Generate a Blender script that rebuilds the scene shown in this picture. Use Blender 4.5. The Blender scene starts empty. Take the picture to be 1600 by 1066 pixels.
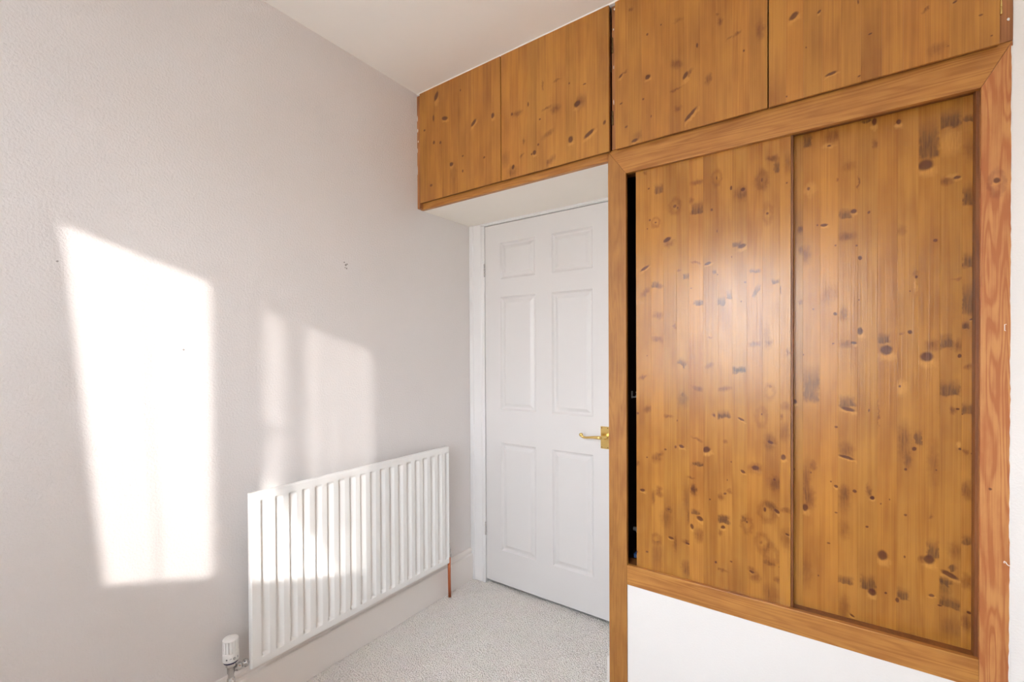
import bpy, bmesh, math, random
import numpy as np
from mathutils import Vector, Matrix

SKY, SUN, EXPO = 15.0, 3.4, 1.25
# ------------------------------------------------------------------ camera, sky, sun, exposure
scene = bpy.context.scene
COL = scene.collection
random.seed(7)

CX, CZ = 1.73364, 1.27681
YAW, PITCH, ROLL = 0.61687, -0.00877, -0.00486
fw = Vector((-math.sin(YAW) * math.cos(PITCH), math.cos(YAW) * math.cos(PITCH), math.sin(PITCH)))
rt = Vector((math.cos(YAW), math.sin(YAW), 0))
up = rt.cross(fw)
rt, up = math.cos(ROLL) * rt + math.sin(ROLL) * up, -math.sin(ROLL) * rt + math.cos(ROLL) * up
cam_data = bpy.data.cameras.new('camera')
cam = bpy.data.objects.new('camera', cam_data)
COL.objects.link(cam)
cam.matrix_world = Matrix(((rt.x, up.x, -fw.x, CX), (rt.y, up.y, -fw.y, 0), (rt.z, up.z, -fw.z, CZ), (0, 0, 0, 1)))
cam_data.sensor_width = 36
cam_data.lens = 721.97 / 1600 * 36
cam_data.shift_y = 26.88 / 1600
cam_data.clip_start = 0.02
scene.camera = cam

scene.view_settings.view_transform = 'Standard'
scene.view_settings.look = 'None'
scene.view_settings.gamma = 1
scene.view_settings.use_curve_mapping = False
scene.view_settings.exposure = EXPO
scene.cycles.use_denoising = True
scene.cycles.max_bounces = 14
scene.cycles.diffuse_bounces = 10
scene.cycles.transparent_max_bounces = 16
scene.cycles.sample_clamp_indirect = 6

world = bpy.data.worlds.new('sky')
scene.world = world
world.use_nodes = True
wn, wl = world.node_tree.nodes, world.node_tree.links
bg = wn['Background']
tc = wn.new('ShaderNodeTexCoord')
sx = wn.new('ShaderNodeSeparateXYZ')
rp = wn.new('ShaderNodeValToRGB')
mp = wn.new('ShaderNodeMapRange')
wl.new(tc.outputs['Generated'], sx.inputs[0])
wl.new(sx.outputs['Z'], mp.inputs['Value'])
mp.inputs['From Min'].default_value = -1
wl.new(mp.outputs[0], rp.inputs[0])
els = rp.color_ramp.elements
els[0].position, els[0].color = 0.0, (0.22, 0.21, 0.19, 1)
els[1].position, els[1].color = 1.0, (0.55, 0.72, 1.0, 1)
e = els.new(0.495); e.color = (0.34, 0.33, 0.30, 1)
e = els.new(0.515); e.color = (0.91, 0.955, 1.0, 1)
e = els.new(0.70); e.color = (0.78, 0.89, 1.0, 1)
wl.new(rp.outputs[0], bg.inputs['Color'])
bg.inputs['Strength'].default_value = SKY

sun_data = bpy.data.lights.new('sun', 'SUN')
sun_data.energy = SUN
sun_data.color = (1.0, 0.95, 0.90)
sun_data.angle = math.radians(1.1)
sun = bpy.data.objects.new('sun', sun_data)
sun.rotation_euler = Vector((-1, 1.2, -0.383)).to_track_quat('-Z', 'Y').to_euler()
sun.location = (3, -4, 3)
COL.objects.link(sun)

# portal that only guides sky light sampling through the window opening
pd = bpy.data.lights.new('window_portal', 'AREA')
pd.shape = 'RECTANGLE'; pd.size = 1.64; pd.size_y = 1.13
pd.cycles.is_portal = True
po = bpy.data.objects.new('window_portal', pd)
po.location = (1.05, -0.86, 1.47)
po.rotation_euler = (math.radians(90), 0, 0)
COL.objects.link(po)
# ------------------------------------------------------------------ room sizes (metres)
FY = -0.75                  # inner face of the window wall behind the camera
CY = 1.649                  # face of the fitted cupboard
DY = 2.0376                 # face of the door
W = 2.081                   # right edge of the cupboard
RW = 2.62                   # right wall of the room
H = 2.583                   # ceiling
S = 2.0077                  # underside of the overhead cupboard
FZ = -0.017                 # floor slab under the carpet
T = 0.12

# ------------------------------------------------------------------ mesh helpers
class MB:
    def __init__(s): s.v, s.f, s.sm = [], [], []
    def add(s, v, f, smooth=False):
        n = len(s.v); s.v += [tuple(p) for p in v]
        s.f += [tuple(i + n for i in q) for q in f]; s.sm += [smooth] * len(f)
        return s
    def box(s, x0, x1, y0, y1, z0, z1, b=0.0, seg=1):
        if b <= 0:
            v = [(x, y, z) for x in (x0, x1) for y in (y0, y1) for z in (z0, z1)]
            return s.add(v, [(0, 1, 3, 2), (4, 6, 7, 5), (0, 4, 5, 1), (2, 3, 7, 6), (0, 2, 6, 4), (1, 5, 7, 3)])
        bm = bmesh.new()
        bmesh.ops.create_cube(bm, size=1)
        for q in bm.verts:
            q.co = Vector(((x0 + x1) / 2 + q.co.x * (x1 - x0), (y0 + y1) / 2 + q.co.y * (y1 - y0), (z0 + z1) / 2 + q.co.z * (z1 - z0)))
        bmesh.ops.bevel(bm, geom=list(bm.edges), offset=b, segments=seg, affect='EDGES', profile=0.5)
        return s.bm(bm)
    def bm(s, bm, smooth=False):
        bm.verts.index_update()
        s.add([q.co[:] for q in bm.verts], [[q.index for q in f.verts] for f in bm.faces], smooth)
        bm.free(); return s
    def prism(s, poly, axis, a, b):
        """closed polygon (two other axes in order) extruded along an axis"""
        def P(u, w, t): return (t, u, w) if axis == 'x' else (u, t, w) if axis == 'y' else (u, w, t)
        n = len(poly)
        v = [P(u, w, a) for u, w in poly] + [P(u, w, b) for u, w in poly]
        f = [tuple(range(n)), tuple(range(2 * n - 1, n - 1, -1))]
        f += [(i, (i + 1) % n, n + (i + 1) % n, n + i) for i in range(n)]
        bm = bmesh.new(); vs = [bm.verts.new(p) for p in v]
        for q in f: bm.faces.new([vs[i] for i in q])
        bmesh.ops.recalc_face_normals(bm, faces=bm.faces)
        return s.bm(bm)
    def lathe(s, c, axis, prof, n=24, smooth=True):
        """prof = [(radius, along)] about an axis through c"""
        A = Vector(axis).normalized()
        B = A.orthogonal().normalized(); Cc = A.cross(B)
        v, f = [], []
        for r, h in prof:
            for k in range(n):
                t = 2 * math.pi * k / n
                v.append(Vector(c) + A * h + (B * math.cos(t) + Cc * math.sin(t)) * r)
        m = len(prof)
        for i in range(m - 1):
            for k in range(n):
                k2 = (k + 1) % n
                f.append((i * n + k, i * n + k2, (i + 1) * n + k2, (i + 1) * n + k))
        s.add(v, f, smooth)
        b = len(s.v) - len(v)
        s.f.append(tuple(b + k for k in range(n - 1, -1, -1))); s.sm.append(False)
        s.f.append(tuple(b + (m - 1) * n + k for k in range(n))); s.sm.append(False)
        return s
    def tube(s, pts, r, n=10):
        pts = [Vector(p) for p in pts]; rr = r if isinstance(r, (list, tuple)) else [r] * len(pts)
        v, f = [], []
        B = None
        for i, p in enumerate(pts):
            d = (pts[min(i + 1, len(pts) - 1)] - pts[max(i - 1, 0)]).normalized()
            B = d.orthogonal().normalized() if B is None else (B - d * B.dot(d)).normalized()
            Cc = d.cross(B)
            for k in range(n):
                t = 2 * math.pi * k / n
                v.append(p + (B * math.cos(t) + Cc * math.sin(t)) * rr[i])
        for i in range(len(pts) - 1):
            for k in range(n):
                k2 = (k + 1) % n
                f.append((i * n + k, i * n + k2, (i + 1) * n + k2, (i + 1) * n + k))
        f.append(tuple(range(n - 1, -1, -1))); f.append(tuple((len(pts) - 1) * n + k for k in range(n)))
        return s.add(v, f, True)

WO = {}                     # world position of each object's origin
def tag(o, label=None, cat=None, group=None, kind=None):
    if label: o['label'] = label
    if cat: o['category'] = cat
    if group: o['group'] = group
    if kind: o['kind'] = kind
    return o
def obj(name, mb, mat, parent=None, origin=None, **kw):
    me = bpy.data.meshes.new(name)
    if origin is None:
        a = np.array(mb.v); lo, hi = a.min(0), a.max(0)
        origin = ((lo[0] + hi[0]) / 2, (lo[1] + hi[1]) / 2, lo[2])
    origin = Vector(origin)
    me.from_pydata([tuple(Vector(p) - origin) for p in mb.v], [], mb.f)
    me.polygons.foreach_set('use_smooth', mb.sm)
    me.materials.append(mat); me.update()
    o = bpy.data.objects.new(name, me); COL.objects.link(o)
    o.location = origin
    if parent:
        o.parent = parent; o.location = origin - WO[parent.name]
    WO[o.name] = origin
    return tag(o, **kw)
def thing(name, loc, label, cat, group=None, parent=None):
    o = bpy.data.objects.new(name, None); COL.objects.link(o)
    o.location = loc; o.empty_display_size = 0.05
    WO[o.name] = Vector(loc)
    return tag(o, label, cat, group)
def struct(name, mb, mat, label=None, **kw):
    return obj(name, mb, mat, kind='structure', label=label, **kw)

# ------------------------------------------------------------------ material helpers
def new_mat(name):
    m = bpy.data.materials.new(name); m.use_nodes = True
    return m, m.node_tree.nodes, m.node_tree.links, m.node_tree.nodes['Principled BSDF']
def nd(ns, t, **kw):
    n = ns.new(t)
    for k, v in kw.items():
        if isinstance(k, str) and k.startswith('i_'): n.inputs[k[2:]].default_value = v
        else: setattr(n, k, v)
    return n
def paint(name, col, rough=0.6, bscale=230, bump=0.12, mottle=0.03, dist=0.002, spec=0.4):
    m, ns, ls, b = new_mat(name)
    tcn = nd(ns, 'ShaderNodeTexCoord')
    n1 = nd(ns, 'ShaderNodeTexNoise', i_Scale=bscale, i_Detail=3.0)
    n2 = nd(ns, 'ShaderNodeTexNoise', i_Scale=5.0, i_Detail=4.0)
    ls.new(tcn.outputs['Object'], n1.inputs['Vector']); ls.new(tcn.outputs['Object'], n2.inputs['Vector'])
    mx = nd(ns, 'ShaderNodeMix', data_type='RGBA')
    mx.inputs['A'].default_value = (*[c * (1 - mottle) for c in col], 1)
    mx.inputs['B'].default_value = (*[min(1, c * (1 + mottle)) for c in col], 1)
    ls.new(n2.outputs['Fac'], mx.inputs['Factor']); ls.new(mx.outputs['Result'], b.inputs['Base Color'])
    bp = nd(ns, 'ShaderNodeBump', i_Strength=bump, i_Distance=dist)
    ls.new(n1.outputs['Fac'], bp.inputs['Height']); ls.new(bp.outputs[0], b.inputs['Normal'])
    b.inputs['Roughness'].default_value = rough
    b.inputs['Specular IOR Level'].default_value = spec
    return m
def metal(name, col, rough=0.25):
    m, ns, ls, b = new_mat(name)
    n1 = nd(ns, 'ShaderNodeTexNoise', i_Scale=90.0, i_Detail=3.0)
    mp_ = nd(ns, 'ShaderNodeMapRange'); mp_.inputs['To Min'].default_value = rough * 0.8; mp_.inputs['To Max'].default_value = rough * 1.3
    ls.new(n1.outputs['Fac'], mp_.inputs['Value']); ls.new(mp_.outputs[0], b.inputs['Roughness'])
    b.inputs['Base Color'].default_value = (*col, 1); b.inputs['Metallic'].default_value = 1
    return m

# ---- node groups for pine
def pine_group():
    g = bpy.data.node_groups.new('pine_grain', 'ShaderNodeTree')
    it = g.interface
    for n_, t_, d_ in (('Vector', 'NodeSocketVector', None), ('Seed', 'NodeSocketFloat', 0.0), ('Figure', 'NodeSocketFloat', 0.4),
                       ('Light', 'NodeSocketColor', None), ('Dark', 'NodeSocketColor', None)):
        s_ = it.new_socket(n_, in_out='INPUT', socket_type=t_)
        if d_ is not None: s_.default_value = d_
    it.new_socket('Color', in_out='OUTPUT', socket_type='NodeSocketColor')
    it.new_socket('Height', in_out='OUTPUT', socket_type='NodeSocketFloat')
    ns, ls = g.nodes, g.links
    i, o = ns.new('NodeGroupInput'), ns.new('NodeGroupOutput')
    cb = nd(ns, 'ShaderNodeCombineXYZ')
    m1 = nd(ns, 'ShaderNodeMath', operation='MULTIPLY'); m1.inputs[1].default_value = 3.71
    m2 = nd(ns, 'ShaderNodeMath', operation='MULTIPLY'); m2.inputs[1].default_value = 1.93
    ls.new(i.outputs['Seed'], m1.inputs[0]); ls.new(i.outputs['Seed'], m2.inputs[0])
    ls.new(m1.outputs[0], cb.inputs['Y']); ls.new(m2.outputs[0], cb.inputs['Z'])
    ad = nd(ns, 'ShaderNodeVectorMath', operation='ADD')
    ls.new(i.outputs['Vector'], ad.inputs[0]); ls.new(cb.outputs[0], ad.inputs[1])
    def noise(sx_, sz_, det, rough=0.5):
        mu = nd(ns, 'ShaderNodeVectorMath', operation='MULTIPLY'); mu.inputs[1].default_value = (sx_, sx_, sz_)
        ls.new(ad.outputs[0], mu.inputs[0])
        n = nd(ns, 'ShaderNodeTexNoise', i_Scale=1.0, i_Detail=det, i_Roughness=rough)
        ls.new(mu.outputs[0], n.inputs['Vector']); return n.outputs['Fac']
    def math_(op, a, b_=None):
        n = nd(ns, 'ShaderNodeMath', operation=op)
        for k, v in enumerate((a, b_)):
            if v is None: continue
            if isinstance(v, (int, float)): n.inputs[k].default_value = v
            else: ls.new(v, n.inputs[k])
        return n.outputs[0]
    big = noise(11.0, 0.8, 1.5)
    rings = math_('SINE', math_('MULTIPLY', big, 75.0))
    rings = math_('POWER', math_('MULTIPLY', math_('ADD', rings, 1.0), 0.5), 2.2)
    fine = noise(300.0, 3.0, 2.0)
    mid = noise(60.0, 2.2, 2.0)
    slow = noise(13.0, 4.5, 3.0)
    f1 = math_('MULTIPLY', rings, i.outputs['Figure'])
    f2 = math_('MULTIPLY', math_('SUBTRACT', fine, 0.5), 1.15)
    f3 = math_('MULTIPLY', math_('SUBTRACT', mid, 0.45), 0.8)
    f4 = math_('MULTIPLY', math_('SUBTRACT', slow, 0.42), 2.0)
    tot = math_('ADD', math_('ADD', f1, f2), math_('ADD', f3, f4))
    mx = nd(ns, 'ShaderNodeMix', data_type='RGBA', clamp_factor=True)
    tot2 = math_('ADD', tot, 0.12)
    ls.new(tot2, mx.inputs['Factor']); ls.new(i.outputs['Light'], mx.inputs['A']); ls.new(i.outputs['Dark'], mx.inputs['B'])
    ls.new(mx.outputs['Result'], o.inputs['Color']); ls.new(math_('ADD', fine, math_('MULTIPLY', mid, 0.5)), o.inputs['Height'])
    return g
def mark_group(ring):
    g = bpy.data.node_groups.new('pine_ring' if ring else 'pine_knot', 'ShaderNodeTree')
    it = g.interface
    it.new_socket('Vector', in_out='INPUT', socket_type='NodeSocketVector')
    it.new_socket('Centre', in_out='INPUT', socket_type='NodeSocketVector')
    it.new_socket('Scale', in_out='INPUT', socket_type='NodeSocketVector')
    for n_ in ('Angle', 'Soft', 'Strength'): it.new_socket(n_, in_out='INPUT', socket_type='NodeSocketFloat')
    it.new_socket('Mask', in_out='OUTPUT', socket_type='NodeSocketFloat')
    ns, ls = g.nodes, g.links
    i, o = ns.new('NodeGroupInput'), ns.new('NodeGroupOutput')
    su = nd(ns, 'ShaderNodeVectorMath', operation='SUBTRACT')
    ls.new(i.outputs['Vector'], su.inputs[0]); ls.new(i.outputs['Centre'], su.inputs[1])
    ro = nd(ns, 'ShaderNodeVectorRotate', rotation_type='Y_AXIS')
    ls.new(su.outputs[0], ro.inputs['Vector']); ls.new(i.outputs['Angle'], ro.inputs['Angle'])
    mu = nd(ns, 'ShaderNodeVectorMath', operation='MULTIPLY')
    ls.new(ro.outputs[0], mu.inputs[0]); ls.new(i.outputs['Scale'], mu.inputs[1])
    le = nd(ns, 'ShaderNodeVectorMath', operation='LENGTH'); ls.new(mu.outputs[0], le.inputs[0])
    val = le.outputs['Value']
    mr = nd(ns, 'ShaderNodeMapRange', interpolation_type='SMOOTHSTEP')
    if ring:
        a = nd(ns, 'ShaderNodeMath', operation='SUBTRACT'); a.inputs[1].default_value = 0.8; ls.new(val, a.inputs[0])
        b_ = nd(ns, 'ShaderNodeMath', operation='ABSOLUTE'); ls.new(a.outputs[0], b_.inputs[0]); val = b_.outputs[0]
        mr.inputs['From Min'].default_value = 0.0; ls.new(i.outputs['Soft'], mr.inputs['From Max'])
    else:
        a = nd(ns, 'ShaderNodeMath', operation='SUBTRACT'); a.inputs[0].default_value = 1.0; ls.new(i.outputs['Soft'], a.inputs[1])
        b_ = nd(ns, 'ShaderNodeMath', operation='ADD'); b_.inputs[0].default_value = 1.0; ls.new(i.outputs['Soft'], b_.inputs[1])
        ls.new(a.outputs[0], mr.inputs['From Min']); ls.new(b_.outputs[0], mr.inputs['From Max'])
    mr.inputs['To Min'].default_value = 1.0; mr.inputs['To Max'].default_value = 0.0
    ls.new(val, mr.inputs['Value'])
    st = nd(ns, 'ShaderNodeMath', operation='MULTIPLY'); ls.new(mr.outputs[0], st.inputs[0]); ls.new(i.outputs['Strength'], st.inputs[1])
    ls.new(st.outputs[0], o.inputs['Mask'])
    return g
def stain_group():
    """stain with straight sides, a crisp lower end and a fading upper end, as planed-off pitch leaves"""
    g = bpy.data.node_groups.new('pine_stain', 'ShaderNodeTree')
    it = g.interface
    for n_ in ('Vector', 'Centre', 'Scale'): it.new_socket(n_, in_out='INPUT', socket_type='NodeSocketVector')
    for n_ in ('Angle', 'Soft', 'Strength'): it.new_socket(n_, in_out='INPUT', socket_type='NodeSocketFloat')
    it.new_socket('Mask', in_out='OUTPUT', socket_type='NodeSocketFloat')
    ns, ls = g.nodes, g.links
    i, o = ns.new('NodeGroupInput'), ns.new('NodeGroupOutput')
    su = nd(ns, 'ShaderNodeVectorMath', operation='SUBTRACT')
    ls.new(i.outputs['Vector'], su.inputs[0]); ls.new(i.outputs['Centre'], su.inputs[1])
    ro = nd(ns, 'ShaderNodeVectorRotate', rotation_type='Y_AXIS')
    ls.new(su.outputs[0], ro.inputs['Vector']); ls.new(i.outputs['Angle'], ro.inputs['Angle'])
    mu = nd(ns, 'ShaderNodeVectorMath', operation='MULTIPLY')
    ls.new(ro.outputs[0], mu.inputs[0]); ls.new(i.outputs['Scale'], mu.inputs[1])
    sp = nd(ns, 'ShaderNodeSeparateXYZ'); ls.new(mu.outputs[0], sp.inputs[0])
    ab = nd(ns, 'ShaderNodeMath', operation='ABSOLUTE'); ls.new(sp.outputs['X'], ab.inputs[0])
    def step(v, a, b_, lo, hi):
        m = nd(ns, 'ShaderNodeMapRange', interpolation_type='SMOOTHSTEP')
        for k, x in (('From Min', a), ('From Max', b_), ('To Min', lo), ('To Max', hi)): m.inputs[k].default_value = x
        ls.new(v, m.inputs['Value']); return m.outputs[0]
    def mul(a, b_):
        m = nd(ns, 'ShaderNodeMath', operation='MULTIPLY'); ls.new(a, m.inputs[0]); ls.new(b_, m.inputs[1]); return m.outputs[0]
    m = mul(mul(step(ab.outputs[0], .70, 1.25, 1, 0), step(sp.outputs['Z'], -1.12, -.75, 0, 1)), step(sp.outputs['Z'], -.2, 1.35, 1, 0))
    ls.new(mul(m, i.outputs['Strength']), o.inputs['Mask'])
    return g
PINE, KNOT, RING, STAIN = pine_group(), mark_group(False), mark_group(True), stain_group()
#        colour, strength, softness
KIND = {'K': ((0.070, 0.014, 0.011), 0.82, 0.32), 'D': ((0.095, 0.024, 0.014), 0.80, 0.45),
        'S': ((0.48, 0.40, 0.58), 0.85, 0.80), 's': ((0.60, 0.53, 0.66), 0.80, 0.90),
        'G': ((0.35, 0.33, 0.66), 0.85, 0.55), 'g': ((0.50, 0.52, 0.75), 0.75, 0.75),
        'R': ((0.58, 0.50, 0.62), 0.62, 0.55), 'r': ((0.68, 0.60, 0.70), 0.60, 0.60),
        'l': ((0.74, 0.36, 0.08), 0.40, 0.60)}
ORDER = 'lsgSGrRDK'
def pine(name, light, dark, seed, figure, rough, marks=(), origin=(0, 0, 0), horizontal=False, bump=0.12, coat=0.0, freq=1.0):
    m, ns, ls, b = new_mat(name)
    tcn = nd(ns, 'ShaderNodeTexCoord')
    vec = tcn.outputs['Object']
    g = nd(ns, 'ShaderNodeGroup', node_tree=PINE)
    vec0 = vec
    if freq != 1.0:
        fs = nd(ns, 'ShaderNodeVectorMath', operation='SCALE'); fs.inputs['Scale'].default_value = freq; ls.new(vec, fs.inputs[0]); vec0 = fs.outputs[0]
    if horizontal:
        r = nd(ns, 'ShaderNodeVectorRotate', rotation_type='Y_AXIS'); r.inputs['Angle'].default_value = math.pi / 2
        ls.new(vec0, r.inputs['Vector']); ls.new(r.outputs[0], g.inputs['Vector'])
    else: ls.new(vec0, g.inputs['Vector'])
    g.inputs['Seed'].default_value = seed; g.inputs['Figure'].default_value = figure
    g.inputs['Light'].default_value = (*light, 1); g.inputs['Dark'].default_value = (*dark, 1)
    col = g.outputs['Color']
    if marks:
        marks = list(marks) + [('l', q[1] + .2 * q[3], q[2] - 1.25 * q[4], 1.25 * q[3], .9 * q[4], q[5]) for q in marks if q[0] == 'K' and q[3] > .005]
        n1 = nd(ns, 'ShaderNodeTexNoise', i_Scale=70.0, i_Detail=3.0); ls.new(vec, n1.inputs['Vector'])
        s1 = nd(ns, 'ShaderNodeVectorMath', operation='SUBTRACT'); s1.inputs[1].default_value = (0.5, 0.5, 0.5); ls.new(n1.outputs['Color'], s1.inputs[0])
        wv = {}
        for key, amp in (('small', 0.0045), ('large', 0.020)):
            sc_ = nd(ns, 'ShaderNodeVectorMath', operation='SCALE'); sc_.inputs['Scale'].default_value = amp; ls.new(s1.outputs[0], sc_.inputs[0])
            ad = nd(ns, 'ShaderNodeVectorMath', operation='ADD'); ls.new(vec, ad.inputs[0]); ls.new(sc_.outputs[0], ad.inputs[1])
            fl = nd(ns, 'ShaderNodeVectorMath', operation='MULTIPLY'); fl.inputs[1].default_value = (1, 0, 1); ls.new(ad.outputs[0], fl.inputs[0])
            wv[key] = fl.outputs[0]
        # streaky breakup along the grain for the soft stains
        mu = nd(ns, 'ShaderNodeVectorMath', operation='MULTIPLY'); mu.inputs[1].default_value = (260, 260, 26); ls.new(vec, mu.inputs[0])
        n2 = nd(ns, 'ShaderNodeTexNoise', i_Scale=1.0, i_Detail=2.0); ls.new(mu.outputs[0], n2.inputs['Vector'])
        br = nd(ns, 'ShaderNodeMapRange'); br.inputs['From Min'].default_value = 0.3; br.inputs['From Max'].default_value = 0.7
        br.inputs['To Min'].default_value = 0.55; br.inputs['To Max'].default_value = 1.25; ls.new(n2.outputs['Fac'], br.inputs['Value'])
        for k, x, z, rx, rz, an in sorted(marks, key=lambda q: ORDER.index(q[0])):
            c_, st, so = KIND[k]
            gk = nd(ns, 'ShaderNodeGroup', node_tree=RING if k in 'rR' else STAIN if k == 'G' else KNOT)
            small = k in 'KD'
            ls.new(wv['small' if small else 'large'], gk.inputs['Vector'])
            gk.inputs['Centre'].default_value = (x - origin[0], 0, z - origin[2])
            gk.inputs['Scale'].default_value = (1 / rx, 0, 1 / rz)
            gk.inputs['Angle'].default_value = math.radians(an)
            gk.inputs['Soft'].default_value = so
            gk.inputs['Strength'].default_value = st
            fac = gk.outputs['Mask']
            if not small:
                mm = nd(ns, 'ShaderNodeMath', operation='MULTIPLY'); ls.new(fac, mm.inputs[0]); ls.new(br.outputs[0], mm.inputs[1]); fac = mm.outputs[0]
            mx = nd(ns, 'ShaderNodeMix', data_type='RGBA', clamp_factor=True, blend_type='MULTIPLY' if k in 'sSgGrR' else 'MIX')
            ls.new(fac, mx.inputs['Factor']); ls.new(col, mx.inputs['A']); mx.inputs['B'].default_value = (*c_, 1)
            col = mx.outputs['Result']
    ls.new(col, b.inputs['Base Color'])
    bp = nd(ns, 'ShaderNodeBump', i_Strength=bump, i_Distance=0.001)
    ls.new(g.outputs['Height'], bp.inputs['Height']); ls.new(bp.outputs[0], b.inputs['Normal'])
    b.inputs['Roughness'].default_value = rough
    b.inputs['Specular IOR Level'].default_value = 0.5
    if coat: b.inputs['Coat Weight'].default_value = coat; b.inputs['Coat Roughness'].default_value = 0.3
    return m
def parse(t):
    out = []
    for q in t.split(';'):
        a = q.split(); out.append((a[0], *map(float, a[1:])))
    return out
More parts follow.
